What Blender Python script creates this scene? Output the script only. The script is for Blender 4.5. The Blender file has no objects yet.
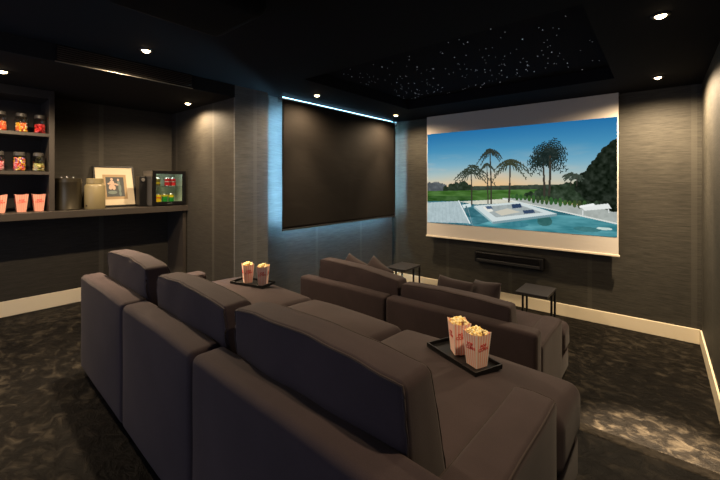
import bpy, bmesh, math, random
import numpy as np
from mathutils import Vector, Matrix, noise
C = bpy.context.scene.collection
random.seed(7)
PI = math.pi

# ------------------------------------------------------------------ materials
def lin(r, g, b):
    f = lambda c: (c/255/12.92) if c/255 <= .04045 else ((c/255+.055)/1.055)**2.4
    return (f(r), f(g), f(b), 1)

def mat(name, col, rough=.6, metal=0, spec=.4, emit=None, estr=0, sheen=0, coat=0):
    m = bpy.data.materials.new(name); m.use_nodes = True
    b = m.node_tree.nodes['Principled BSDF']
    b.inputs['Base Color'].default_value = col if len(col) == 4 else (*col, 1)
    b.inputs['Roughness'].default_value = rough
    b.inputs['Metallic'].default_value = metal
    b.inputs['Specular IOR Level'].default_value = spec
    b.inputs['Sheen Weight'].default_value = sheen
    b.inputs['Coat Weight'].default_value = coat
    if emit:
        b.inputs['Emission Color'].default_value = (*emit[:3], 1)
        b.inputs['Emission Strength'].default_value = estr
    return m

def N(m, t, **kw):
    n = m.node_tree.nodes.new(t)
    for k, v in kw.items():
        if hasattr(n, k): setattr(n, k, v)
        else: n.inputs[k].default_value = v
    return n
def L(m, a, b): m.node_tree.links.new(a, b)
def bsdf(m): return m.node_tree.nodes['Principled BSDF']
def ramp(m, pts):
    r = N(m, 'ShaderNodeValToRGB'); e = r.color_ramp.elements
    while len(e) < len(pts): e.new(.5)
    for q, (p, c) in zip(e, pts): q.position = p; q.color = c if len(c) == 4 else (*c, 1)
    return r
def mth(m, op, a, b=None):
    n = N(m, 'ShaderNodeMath', operation=op)
    for i, v in enumerate((a, b)):
        if v is None: continue
        if isinstance(v, (int, float)): n.inputs[i].default_value = v
        else: L(m, v, n.inputs[i])
    return n.outputs[0]

def wallpaper(name, dark, light, seam, off=0.0, period=.91):
    """horizontal grasscloth with vertical panel joints"""
    m = mat(name, dark, .62, spec=.25); b = bsdf(m)
    geo = N(m, 'ShaderNodeNewGeometry'); sep = N(m, 'ShaderNodeSeparateXYZ'); L(m, geo.outputs['Position'], sep.inputs[0])
    h = mth(m, 'ADD', sep.outputs[0], sep.outputs[1])
    cmb = N(m, 'ShaderNodeCombineXYZ')
    L(m, mth(m, 'MULTIPLY', h, 7.0), cmb.inputs[0]); L(m, mth(m, 'MULTIPLY', sep.outputs[2], 150.0), cmb.inputs[2])
    n1 = N(m, 'ShaderNodeTexNoise', Scale=1.0, Detail=3.0, Roughness=.7); L(m, cmb.outputs[0], n1.inputs['Vector'])
    cm2 = N(m, 'ShaderNodeCombineXYZ')
    L(m, mth(m, 'MULTIPLY', h, 3.0), cm2.inputs[0]); L(m, mth(m, 'MULTIPLY', sep.outputs[2], 34.0), cm2.inputs[2])
    n2 = N(m, 'ShaderNodeTexNoise', Scale=1.0, Detail=2.0); L(m, cm2.outputs[0], n2.inputs['Vector'])
    s = mth(m, 'ADD', mth(m, 'MULTIPLY', n1.outputs[0], .75), mth(m, 'MULTIPLY', n2.outputs[0], .25))
    r = ramp(m, [(.32, dark), (.68, light)]); L(m, s, r.inputs[0])
    # joint between two lengths of paper
    f = mth(m, 'FRACT', mth(m, 'DIVIDE', mth(m, 'ADD', h, off + 40*period), period))
    j = mth(m, 'LESS_THAN', f, .05)
    mx = N(m, 'ShaderNodeMixRGB'); L(m, mth(m, 'MULTIPLY', j, .45), mx.inputs[0]); L(m, r.outputs[0], mx.inputs[1]); mx.inputs[2].default_value = seam
    L(m, mx.outputs[0], b.inputs['Base Color'])
    bp = N(m, 'ShaderNodeBump', Strength=.35, Distance=.002); L(m, n1.outputs[0], bp.inputs['Height']); L(m, bp.outputs[0], b.inputs['Normal'])
    return m

def fabric(name, c0, c1, sheen=.06):
    m = mat(name, c0, .85, spec=.15, sheen=sheen); b = bsdf(m)
    b.inputs['Sheen Roughness'].default_value = .5
    tc = N(m, 'ShaderNodeNewGeometry')
    n = N(m, 'ShaderNodeTexNoise', Scale=5.0, Detail=5.0, Roughness=.6); L(m, tc.outputs['Position'], n.inputs['Vector'])
    w = N(m, 'ShaderNodeTexNoise', Scale=420.0, Detail=1.0); L(m, tc.outputs['Position'], w.inputs['Vector'])
    s = mth(m, 'ADD', mth(m, 'MULTIPLY', n.outputs[0], .6), mth(m, 'MULTIPLY', w.outputs[0], .4))
    r = ramp(m, [(.3, c0), (.7, c1)]); L(m, s, r.inputs[0]); L(m, r.outputs[0], b.inputs['Base Color'])
    bp = N(m, 'ShaderNodeBump', Strength=.25, Distance=.0015); L(m, w.outputs[0], bp.inputs['Height']); L(m, bp.outputs[0], b.inputs['Normal'])
    return m

def carpet_mat(name, c0, c1, c2, scale=1.0):
    m = mat(name, c0, .5, spec=.05, sheen=.02); b = bsdf(m)
    b.inputs['Sheen Roughness'].default_value = .35
    g = N(m, 'ShaderNodeNewGeometry')
    mp = N(m, 'ShaderNodeMapping'); L(m, g.outputs['Position'], mp.inputs[0]); mp.inputs['Scale'].default_value = (1.0, 1.35, 1)
    mp.inputs['Rotation'].default_value = (0, 0, .5)
    n = N(m, 'ShaderNodeTexNoise', Scale=11.0*scale, Detail=5.0, Roughness=.62, Distortion=.6); L(m, mp.outputs[0], n.inputs['Vector'])
    n2 = N(m, 'ShaderNodeTexNoise', Scale=1.5*scale, Detail=2.0, Distortion=.6); L(m, g.outputs['Position'], n2.inputs['Vector'])
    s = mth(m, 'ADD', mth(m, 'MULTIPLY', n.outputs[0], .75), mth(m, 'MULTIPLY', n2.outputs[0], .25))
    r = ramp(m, [(.36, c0), (.51, c1), (.70, c2)]); L(m, s, r.inputs[0]); L(m, r.outputs[0], b.inputs['Base Color'])
    bp = N(m, 'ShaderNodeBump', Strength=.6, Distance=.03); L(m, s, bp.inputs['Height'])
    fz = N(m, 'ShaderNodeTexNoise', Scale=260.0, Detail=2.0); L(m, g.outputs['Position'], fz.inputs['Vector'])
    b2 = N(m, 'ShaderNodeBump', Strength=.4, Distance=.004); L(m, fz.outputs[0], b2.inputs['Height']); L(m, bp.outputs[0], b2.inputs['Normal'])
    L(m, b2.outputs[0], b.inputs['Normal'])
    return m

def glass_mat(name, tint=(.95, .97, .96), gl=.1, rough=.03):
    m = bpy.data.materials.new(name); m.use_nodes = True; nt = m.node_tree; nt.nodes.clear()
    o = nt.nodes.new('ShaderNodeOutputMaterial'); mx = nt.nodes.new('ShaderNodeMixShader')
    t = nt.nodes.new('ShaderNodeBsdfTransparent'); t.inputs[0].default_value = (*tint, 1)
    g = nt.nodes.new('ShaderNodeBsdfGlossy'); g.inputs['Roughness'].default_value = rough
    lw = nt.nodes.new('ShaderNodeLayerWeight'); lw.inputs[0].default_value = .3
    ad = nt.nodes.new('ShaderNodeMath'); ad.operation = 'MULTIPLY_ADD'; ad.inputs[1].default_value = .45; ad.inputs[2].default_value = gl
    nt.links.new(lw.outputs['Facing'], ad.inputs[0]); nt.links.new(ad.outputs[0], mx.inputs[0])
    nt.links.new(t.outputs[0], mx.inputs[1]); nt.links.new(g.outputs[0], mx.inputs[2]); nt.links.new(mx.outputs[0], o.inputs[0])
    return m

M = {}
M['wall'] = wallpaper('grasscloth_wallpaper', (.0165, .0155, .0125, 1), (.060, .0565, .046, 1), (.066, .062, .052, 1), off=.18)
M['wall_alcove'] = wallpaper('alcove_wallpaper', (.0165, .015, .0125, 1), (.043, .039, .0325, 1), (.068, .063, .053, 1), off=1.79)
M['wall_lit_tone'] = wallpaper('lit_tone_wallpaper', (.058, .058, .058, 1), (.12, .12, .12, 1), (.13, .13, .13, 1), off=.2)  # same wallpaper in paler grey; the glow on it is put into the colour
M['ceiling'] = mat('matt_black_ceiling', (.0085, .0085, .0105, 1), .9, spec=.1)
M['ceiling_in'] = mat('alcove_ceiling_paint', (.013, .0125, .0125, 1), .9, spec=.1)
M['panel'] = mat('star_panel_felt', (.010, .010, .014, 1), .95, spec=.05)
M['star'] = mat('star_point', (1, 1, 1), .5, emit=(.75, .85, 1), estr=.45)
M['base'] = mat('cream_painted_board', (.72, .64, .48, 1), .5)
M['carpet'] = carpet_mat('silky_dark_carpet', (.0009, .0008, .0008, 1), (.0034, .0029, .0025, 1), (.029, .0245, .0185, 1))
M['nosing'] = carpet_mat('step_edge_carpet', (.022, .019, .015, 1), (.045, .038, .030, 1), (.085, .072, .055, 1), 2.2)  # carpet made paler here: light caught by the edge pile, painted in
M['sofa'] = fabric('brown_grey_velvet', (.0205, .0138, .0150, 1), (.0345, .0235, .0255, 1))
M['piping'] = fabric('piping_velvet', (.020, .014, .0132, 1), (.031, .022, .021, 1))
M['pillow'] = fabric('pillow_velvet', (.015, .0102, .0112, 1), (.025, .0174, .019, 1))
M['black'] = mat('satin_black', (.005, .005, .0055, 1), .45, spec=.25)
M['blackgloss'] = mat('gloss_black', (.004, .004, .0045, 1), .2, spec=.35)
M['blackmetal'] = mat('powder_coated_black_metal', (.012, .012, .013, 1), .45, metal=.3)
M['tabletop'] = mat('dark_stone_table_top', (.02, .019, .021, 1), .4)
M['chrome'] = mat('brushed_chrome', (.6, .6, .62, 1), .25, metal=1)
M['cream_cloth'] = mat('white_screen_cloth', (.55, .515, .47, 1), .85, spec=.1)
M['blindtube'] = mat('pale_metal_tube', (.55, .6, .65, 1), .35, metal=.8)
M['joinery'] = mat('dark_stained_joinery', (.028, .0235, .0205, 1), .45)
M['joinery_in'] = mat('dark_joinery_back', (.020, .017, .015, 1), .6)
M['glass'] = glass_mat('clear_jar_glass', gl=.05)
M['fridgeglass'] = glass_mat('fridge_door_glass', tint=(.86, .9, .88), gl=.03)
M['lid'] = mat('frosted_jar_lid', (.04, .038, .036, 1), .3, spec=.5)
M['canister'] = mat('dark_bronze_glaze', (.075, .066, .048, 1), .3, metal=.8)
M['crock'] = mat('putty_stoneware', lin(118, 108, 80), .35)
M['darkspot'] = mat('dark_brown_bung', (.02, .014, .01, 1), .5)
M['mat'] = mat('off_white_mount_board', lin(196, 182, 158), .8)
M['mat2'] = mat('tan_inner_mount', lin(150, 128, 98), .8)
M['print_bg'] = mat('slate_blue_print', (.030, .036, .040, 1), .6)
M['print_a'] = mat('pale_figure_print', lin(178, 152, 136), .7)
M['print_b'] = mat('grey_green_print', lin(96, 108, 104), .7)
M['red'] = mat('red_ink', lin(205, 45, 38), .6)
M['stripe_w'] = mat('cream_carton_stripe', lin(240, 220, 208), .65)
M['stripe_p'] = mat('pink_carton_stripe', lin(238, 170, 150), .65)
M['cup_p'] = mat('salmon_cup_stripe', lin(212, 140, 120), .65); M['cup_w'] = mat('pale_salmon_cup_stripe', lin(218, 158, 140), .65)
M['corn'] = mat('popped_corn', lin(253, 238, 186), .7)
M['corn2'] = mat('buttered_corn', lin(248, 216, 130), .6)
M['fridge_side'] = mat('grey_fridge_side', (.13, .125, .12, 1), .4, metal=.4)
M['fridge_in'] = mat('pale_fridge_liner', lin(196, 204, 190), .5)
M['lamp'] = mat('warm_lamp_glass', (1, .9, .7, 1), .5, emit=(1, .74, .42), estr=22)
M['fridge_lamp'] = mat('cool_fridge_lamp', (1, 1, 1), .5, emit=(.9, 1, .92), estr=10)
M['led'] = mat('cool_white_led', (1, 1, 1), .5, emit=(.34, .72, 1), estr=135)

# blind cloth: charcoal weave with soft creases
m = M['blind'] = mat('charcoal_blind_cloth', (.0125, .0104, .0088, 1), .75, spec=.12)
g = N(m, 'ShaderNodeNewGeometry'); mp = N(m, 'ShaderNodeMapping'); L(m, g.outputs['Position'], mp.inputs[0]); mp.inputs['Scale'].default_value = (1, 1.2, 3.2)
mp.inputs['Rotation'].default_value = (.5, 0, 0)
n = N(m, 'ShaderNodeTexNoise', Scale=2.2, Detail=2.0, Distortion=.5); L(m, mp.outputs[0], n.inputs['Vector'])
bp = N(m, 'ShaderNodeBump', Strength=.12, Distance=.03); L(m, n.outputs[0], bp.inputs['Height']); L(m, bp.outputs[0], bsdf(m).inputs['Normal'])

# ------------------------------------------------------------------ object helpers
def link(name, bm, mats, parent=None, smooth=True, loc=None, rot=None, angle=.6):
    me = bpy.data.meshes.new(name); bm.normal_update(); bm.to_mesh(me); bm.free()
    for mm in (mats if isinstance(mats, (list, tuple)) else [mats]): me.materials.append(mm)
    o = bpy.data.objects.new(name, me); C.objects.link(o)
    if smooth:
        for p in me.polygons: p.use_smooth = True
        me.set_sharp_from_angle(angle=angle)
    if parent: o.parent = parent
    if loc: o.location = loc
    if rot: o.rotation_euler = rot
    return o
def tag(o, label, cat, group=None, kind=None):
    o['label'] = label; o['category'] = cat
    if group: o['group'] = group
    if kind: o['kind'] = kind
    return o
def thing(name, label, cat, loc=(0, 0, 0), rotz=0, group=None):
    o = bpy.data.objects.new(name, None); o.empty_display_size = .1; C.objects.link(o)
    o.location = loc; o.rotation_euler = (0, 0, rotz)
    return tag(o, label, cat, group)
def struct(name, bm, m, smooth=False):
    o = link(name, bm, m, None, smooth); o['kind'] = 'structure'; return o
def copy_tree(o, parent=None):
    c = o.copy(); C.objects.link(c)
    if parent: c.parent = parent
    for ch in list(o.children): copy_tree(ch, c)
    return c
def again(o, label, loc, rotz=0):
    c = copy_tree(o); c['label'] = label; c.location = loc; c.rotation_euler = (0, 0, rotz); return c

def box(bm, x0, x1, y0, y1, z0, z1, bev=0, mi=0, M4=None):
    v = [bm.verts.new((x, y, z)) for x in (x0, x1) for y in (y0, y1) for z in (z0, z1)]
    fs = [bm.faces.new([v[i] for i in q]) for q in ((0, 1, 3, 2), (4, 6, 7, 5), (0, 4, 5, 1), (2, 3, 7, 6), (0, 2, 6, 4), (1, 5, 7, 3))]
    for f in fs: f.material_index = mi
    if bev:
        es = list({e for f in fs for e in f.edges})
        r = bmesh.ops.bevel(bm, geom=es, offset=bev, segments=2, profile=.5, affect='EDGES')
        for f in r['faces']: f.material_index = mi
        v = list({q for f in r['faces'] for q in f.verts})
    if M4 is not None: bmesh.ops.transform(bm, matrix=M4, verts=[q for q in v if q.is_valid])
def lathe(bm, prof, seg=32, mi=0, M4=Matrix()):
    rings = []
    for r, z in prof:
        if r < 1e-6: rings.append([bm.verts.new(M4 @ Vector((0, 0, z)))])
        else: rings.append([bm.verts.new(M4 @ Vector((r*math.cos(2*PI*k/seg), r*math.sin(2*PI*k/seg), z))) for k in range(seg)])
    for a, b in zip(rings, rings[1:]):
        for k in range(seg):
            q = [a[k % len(a)], a[(k+1) % len(a)], b[(k+1) % len(b)], b[k % len(b)]]
            q = list(dict.fromkeys(q))
            if len(q) > 2: bm.faces.new(q).material_index = mi
def tube(bm, pts, r, seg=8, closed=False, mi=0):
    pts = [Vector(p) for p in pts]; n = len(pts); rings = []
    for i, p in enumerate(pts):
        a = pts[(i-1) % n] if closed or i else p; b = pts[(i+1) % n] if closed or i < n-1 else p
        d = (b-a).normalized(); u = d.cross(Vector((0, 0, 1)))
        if u.length < .05: u = d.cross(Vector((0, 1, 0)))
        u.normalize(); w = d.cross(u)
        rings.append([bm.verts.new(p + r*(math.cos(2*PI*k/seg)*u + math.sin(2*PI*k/seg)*w)) for k in range(seg)])
    for i in range(n if closed else n-1):
        a, b = rings[i], rings[(i+1) % n]
        for k in range(seg): bm.faces.new((a[k], a[(k+1) % seg], b[(k+1) % seg], b[k])).material_index = mi
    if not closed: bm.faces.new(rings[0][::-1]); bm.faces.new(rings[-1])
def blob(bm, c, r, sub=1, mi=0, sc=(1, 1, 1)):
    n0 = len(bm.faces)
    v = bmesh.ops.create_icosphere(bm, subdivisions=sub, radius=r)['verts']
    for q in v: q.co = Vector((q.co.x*sc[0], q.co.y*sc[1], q.co.z*sc[2])) + Vector(c)
    bm.faces.ensure_lookup_table()
    for f in bm.faces[n0:]: f.material_index = mi

class Soft:
    """upholstered block: rounded box, then an optional shaping function"""
    def __init__(s, x0, x1, y0, y1, z0, z1, r, fn=None):
        s.c = Vector(((x0+x1)/2, (y0+y1)/2, (z0+z1)/2)); s.h = Vector(((x1-x0)/2, (y1-y0)/2, (z1-z0)/2))
        s.r = min(r, min(s.h)*.98); s.fn = fn
    def at(s, p):
        q = Vector([max(-h+s.r, min(h-s.r, v)) for v, h in zip(p, s.h)]); d = Vector(p)-q
        if d.length > 1e-9: q = q + d.normalized()*s.r
        else: q = Vector(p)
        n = Vector([q[i]/s.h[i] for i in range(3)])
        if s.fn: q = s.fn(q, n)
        return q + s.c
    def build(s, bm, step=.06):
        ax = []
        for h in s.h:
            k = max(2, int(2*(h-s.r)/step)); r = s.r
            a = [-h, -h+.18*r, -h+.45*r, -h+.75*r] + [-h+r+2*(h-r)*i/k for i in range(k+1)] + [h-.75*r, h-.45*r, h-.18*r, h]
            ax.append(a)
        cache = {}
        def V(i, j, k):
            if (i, j, k) not in cache: cache[i, j, k] = bm.verts.new(s.at((ax[0][i], ax[1][j], ax[2][k])))
            return cache[i, j, k]
        nx, ny, nz = (len(a)-1 for a in ax)
        for i in range(nx):
            for j in range(ny):
                bm.faces.new((V(i, j, 0), V(i, j+1, 0), V(i+1, j+1, 0), V(i+1, j, 0)))
                bm.faces.new((V(i, j, nz), V(i+1, j, nz), V(i+1, j+1, nz), V(i, j+1, nz)))
        for i in range(nx):
            for k in range(nz):
                bm.faces.new((V(i, 0, k), V(i+1, 0, k), V(i+1, 0, k+1), V(i, 0, k+1)))
                bm.faces.new((V(i, ny, k), V(i, ny, k+1), V(i+1, ny, k+1), V(i+1, ny, k)))
        for j in range(ny):
            for k in range(nz):
                bm.faces.new((V(0, j, k), V(0, j, k+1), V(0, j+1, k+1), V(0, j+1, k)))
                bm.faces.new((V(nx, j, k), V(nx, j+1, k), V(nx, j+1, k+1), V(nx, j, k+1)))
        return s
    def edge(s, corners, n=14, closed=False):
        """points along a seam given as sign triples of box corners"""
        out = []
        L_ = list(zip(corners, corners[1:] + (corners[:1] if closed else [])))
        if not closed: L_ = list(zip(corners, corners[1:]))
        for a, b in L_:
            for i in range(n):
                t = i/n; out.append(s.at([((1-t)*a[k]+t*b[k])*s.h[k] for k in range(3)]))
        if not closed: out.append(s.at([corners[-1][k]*s.h[k] for k in range(3)]))
        return out

# ------------------------------------------------------------------ room shell
H, P = 2.65, .35                     # main ceiling, height of the rear platform
XR, YF, XL, XN, XA = .33, 5.03, -3.37, -3.47, -4.86
YA0, YA1, YP = -1.8, 2.04, 2.45      # room rear, alcove end wall, pilaster end
YS = 2.264                           # step edge
bm = bmesh.new(); box(bm, XN, XR, YS-.02, YF, -.1, 0); struct('floor', bm, M['carpet'])
bm = bmesh.new(); box(bm, XA, XR, YA0, YA1, -.1, P); box(bm, XL, XR, YA1, YS-.072, -.1, P); struct('floor_platform', bm, M['carpet'])
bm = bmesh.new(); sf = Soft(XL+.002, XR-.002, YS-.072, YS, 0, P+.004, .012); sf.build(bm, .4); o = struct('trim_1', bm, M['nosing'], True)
bm = bmesh.new(); box(bm, XN-.1, XR+.1, YF, YF+.1, -.1, H+.25); struct('wall_front', bm, M['wall'])
bm = bmesh.new(); box(bm, XR, XR+.1, YA0, YF, -.1, H+.25); struct('wall_right', bm, M['wall'])
bm = bmesh.new(); box(bm, XN-.1, XN, YP, YF, -.1, H+.25); struct('wall_left', bm, M['wall_lit_tone'])
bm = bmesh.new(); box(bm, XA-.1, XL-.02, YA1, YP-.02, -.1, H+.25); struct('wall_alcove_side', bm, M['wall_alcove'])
bm = bmesh.new(); box(bm, XL-.02, XL, YA1, YP, -.1, H+.25); box(bm, XN, XL-.02, YP-.02, YP, -.1, H+.25); struct('wall_pilaster', bm, M['wall_lit_tone'])  # pilaster split from the side wall; paler paper colour stands in for its light
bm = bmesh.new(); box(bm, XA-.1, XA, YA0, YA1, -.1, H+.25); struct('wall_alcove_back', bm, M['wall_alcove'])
# ceiling with the star coffer
cx0, cx1, cy0, cy1 = -2.66, -.335, 2.36, 4.25
bm = bmesh.new()
box(bm, XN, cx0, YP, YF, H, H+.2); box(bm, XL, cx0, YA0, YP, H, H+.2)
box(bm, cx1, XR, YA0, YF, H, H+.2); box(bm, cx0, cx1, YA0, cy0, H, H+.2); box(bm, cx0, cx1, cy1, YF, H, H+.2)
box(bm, cx0, cx1, cy0, cy1, H+.13, H+.2)
struct('ceiling', bm, M['ceiling'])
bm = bmesh.new(); box(bm, XA, XL, YA0, YA1, 2.525, H+.2); struct('ceiling_alcove', bm, M['ceiling_in'])
# skirting
def skirt(name, x0, x1, y0, y1, z):
    bm = bmesh.new(); box(bm, x0, x1, y0, y1, z, z+.15, .004); struct(name, bm, M['base'])
skirt('baseboard_front', XN, XR-.014, YF-.014, YF, 0)
skirt('baseboard_right', XR-.014, XR, YS, YF-.014, 0)
skirt('baseboard_platform_right', XR-.014, XR, YA0, YS-.075, P)
skirt('baseboard_left', XN, XN+.014, YP, YF-.014, 0)
skirt('baseboard_alcove_back', XA, XA+.014, YA0, YA1-.014, P)
skirt('baseboard_alcove_side', XA, XL, YA1-.014, YA1, P)

# ------------------------------------------------------------------ star ceiling
t = thing('star_ceiling_panel', 'dark recessed ceiling panel sprinkled with tiny white star lights', 'ceiling panel', ((cx0+cx1)/2, (cy0+cy1)/2, H+.13))
bm = bmesh.new(); box(bm, -(cx1-cx0)/2+.004, (cx1-cx0)/2-.004, -(cy1-cy0)/2+.004, (cy1-cy0)/2-.004, -.012, 0); link('panel', bm, M['panel'], t, False)
spots = []
for k in range(260):
    u = random.betavariate(1.0, 1.35); v = random.betavariate(1.5, 1.15)
    x = (u-.5)*(cx1-cx0-.08); y = (v-.5)*(cy1-cy0-.08)
    if noise.noise(Vector((x*2.2, y*2.2, 3))) < -.22: continue
    spots.append((x, y, random.choice((.0022, .0026, .0026, .0032, .0045))))
spots.sort(key=lambda q: -q[2])
bm = bmesh.new(); blob(bm, (0, 0, 0), 1, 1); proto = None
for i, (x, y, r) in enumerate(spots[:100]):
    if proto is None: s = proto = link('star_light', bm, M['star'], t)
    else: s = proto.copy(); C.objects.link(s); s.parent = t
    s.location = (x, y, -.013); s.scale = (r, r, r*.6)
bm = bmesh.new()
for x, y, r in spots[100:]: blob(bm, (x, y, -.013), r, 1, 0, (1, 1, .6))
s = link('faint_star_lights', bm, M['star'], t); s['kind'] = 'stuff'

# ------------------------------------------------------------------ recessed spotlights
def spotlight(label, loc):
    t = thing('recessed_spotlight', label, 'ceiling light', loc, 0, 'recessed ceiling spotlights')
    bm = bmesh.new(); lathe(bm, [(.030, 0), (.030, -.004), (.034, -.009), (.046, -.006), (.049, 0), (.030, 0)], 28); link('trim_ring', bm, M['blackmetal'], t)
    bm = bmesh.new(); lathe(bm, [(0, -.020), (.012, -.019), (.022, -.014), (.028, -.006), (.030, 0), (0, 0)], 24); link('lamp', bm, M['lamp'], t)
    return t
LP = [((-3.03, 2.877, H), 'glowing recessed spotlight above the left half of the dark blind'),
      ((-3.03, 4.489, H), 'glowing recessed spotlight at the room corner between blind and screen'),
      ((-2.995, 1.07, H), 'glowing recessed spotlight in front of the black air vent'),
      ((.005, 2.815, H), 'glowing recessed spotlight nearest the top right, away from walls'),
      ((-.012, 4.458, H), 'glowing recessed spotlight by the wall right of the screen'),
      ((-4.02, 1.86, 2.525), 'glowing recessed spotlight in the alcove ceiling above the mini fridge'),
      ((-3.98, .39, 2.525), 'glowing recessed spotlight in front of the candy jar shelves')]
sl = None
for (loc, lab) in LP:
    if sl is None: sl = spotlight(lab, loc)
    else: again(sl, lab, loc)
def spot(loc, W, size, blend=1.0, col=(1, .74, .46)):
    d = bpy.data.lights.new('spot_lamp', 'SPOT'); d.energy = W; d.color = col; d.spot_size = math.radians(size); d.spot_blend = blend; d.shadow_soft_size = .025
    o = bpy.data.objects.new('spot_lamp', d); C.objects.link(o); o.location = (loc[0], loc[1], loc[2]-.045)
# each lamp: the reflector's beam and the softer spill of its open glass
PW = [(150, 90), (160, 110), (300, 220), (9000, 60), (300, 310), (95, 105), (100, 115)]
for (loc, _), (beam, spill) in zip(LP, PW): spot(loc, beam, 25 if beam > 800 else 62, 1.0 if beam > 800 else .9); spot(loc, spill, 168, .85)
for x, y, k in ((-3.0, -.75, 18), (0, 1.05, 105)): spot((x, y, H), k, 125)     # the same row of lamps carries on behind the camera
spot((-3.0, -.75, H), 850, 72, .9)

# ------------------------------------------------------------------ sofas
def crown(a):
    def fn(q, n):
        if n.z > -.2:
            k = max(0, 1-n.x**2)**.6*max(0, 1-n.y**2)**.6
            q = q + Vector((0, 0, a*k*max(0, n.z)))
        return q + .004*noise.noise_vector(q*5)
    return fn
def backcush(lean, drop=0, seed=0):
    def fn(q, n):
        t = (n.z+1)/2
        th = 1-.40*t                                 # thinner towards the top
        y = q.y*th - lean*t + .018*(n.y)*(1-n.x**2)*(1-n.z**2)
        z = q.z + (.018*(1-n.x**2) - drop*n.x)*t
        x = q.x*(1 + .012*(1-n.z**2))
        w = .009*noise.noise(Vector((q.x*7+seed, q.z*16, seed*3.1))) + .006*noise.noise(Vector((q.x*3-seed, q.y*9, q.z*5)))
        return Vector((x, y + w*(1 if n.y < 0 else .5), z + .25*w))
    return fn
def sofa(name, label, Z, x0, x1, yb, yf, ya, seams, seats, backs, arms=True):
    t = thing(name, label, 'sofa', ((x0+x1)/2, (yb+yf)/2, Z)); ox, oy = (x0+x1)/2, (yb+yf)/2
    aw = .15
    def part(nm, s, step=.06, m=M['sofa']):
        bm = bmesh.new(); s.build(bm, step); return link(nm, bm, m, t, True, angle=1.2)
    bm = bmesh.new(); box(bm, x0+.06-ox, x1-.06-ox, yb+.06-oy, yf-.10-oy, 0, .045); link('plinth', bm, M['black'], t, False)
    part('base', Soft(x0+.012-ox, x1-.012-ox, yb+.12-oy, yf-.03-oy, .042, .212, .015), .3)
    e = [x0]+list(seams)+[x1]
    for a, b in zip(e, e[1:]):
        s = Soft(a+.003-ox, b-.003-ox, yb-oy, yb+.13-oy, .04, .67, .028, lambda q, n: q + Vector((0, -.012*(1-n.x**2)*(1-n.z**2)*(n.y < 0), .006*(1-n.x**2)*(n.z > 0))) + .003*noise.noise_vector(q*4))
        part('backrest_frame', s)
    for a, b in ((x0, x0+aw), (x1-aw, x1)):
        s = Soft(a-ox, b-ox, yb+.125-oy, ya-oy, .04, .55, .022, lambda q, n: q + .003*noise.noise_vector(q*4) + Vector((0, 0, .008*(1-n.x**2)*(n.z > 0))))
        ar = part('arm', s); bm = bmesh.new()
        for sx in (-1, 1): tube(bm, s.edge([(sx, -1, 1), (sx, 1, 1), (sx, 1, -1)], 20), .0036, 6)
        tube(bm, s.edge([(-1, 1, 1), (1, 1, 1)], 8), .0036, 6); link('piping', bm, M['piping'], ar)
    e = [x0]+list(seats)+[x1]
    for i, (a, b) in enumerate(zip(e, e[1:])):
        # the outer seats reach the full width in front of the arms, as an L around them
        def mk(a, b, y0, y1, nm='seat_cushion'):
            s = Soft(a+.002-ox, b-.002-ox, y0-oy, y1-oy, .218, .43, .05, crown(.062)); return part(nm, s, .07)
        il = a + (aw+.002 if i == 0 else 0); ir = b - (aw+.002 if i == len(e)-2 else 0)
        def shape(q, n, a=a, b=b, il=il, ir=ir):
            k = max(0, 1-abs(n.x)**3.2)*max(0, 1-abs(n.y)**3.2)
            if n.z > 0: q = q + Vector((0, 0, .058*k*n.z))
            yy = q.y + (yb+.125+yf)/2
            w = min(1, max(0, (yy-ya-.012)/.05))                      # 0 beside the arm, 1 in front of it
            X = q.x + (a+b)/2; X = min(max(X, il + (a-il)*w), ir + (b-ir)*w)
            return Vector((X-(a+b)/2, q.y, q.z)) + .004*noise.noise_vector(q*5)
        s = Soft(a+.002-ox, b-.002-ox, yb+.125-oy, yf-oy, .218, .43, .05, shape)
        part('seat_cushion', s, .05)
    for k, (a, b, y0, y1, zt, lean, drop) in enumerate(backs):
        s = Soft(a-ox, b-ox, y0-oy, y1-oy, .455, zt, .024, backcush(lean, drop, k*2.7+1))
        c = part('back_cushion', s, .045)
        bm = bmesh.new()
        tube(bm, s.edge([(-1, -1, -1), (-1, -1, 1), (1, -1, 1), (1, -1, -1)], 22), .0042, 6)
        tube(bm, s.edge([(-1, 1, -1), (-1, 1, 1), (1, 1, 1), (1, 1, -1)], 22), .0042, 6)
        link('piping', bm, M['piping'], c)
    return t
near = sofa('sofa', 'large brown-grey fabric sofa on the raised step, nearest the camera, seen from behind', P, -3.035, -.295, .66, 1.90, 1.47,
     (-2.13, -1.32), (-2.04, -1.225),
     [(-2.89, -2.15, .80, .99, .83, .055, .0), (-2.015, -1.295, .80, .99, .815, .055, .0), (-1.215, -.452, .79, .99, .835, .055, .0)])
sofa('sofa', 'brown-grey fabric sofa on the lower floor in front, facing the screen', 0, -2.9, -.60, 2.50, 3.62, 3.27,
     (-1.80,), (-1.75,),
     [(-2.71, -1.74, 2.60, 2.82, .825, .03, .028), (-1.71, -.80, 2.60, 2.80, .775, .03, .0)])

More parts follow.
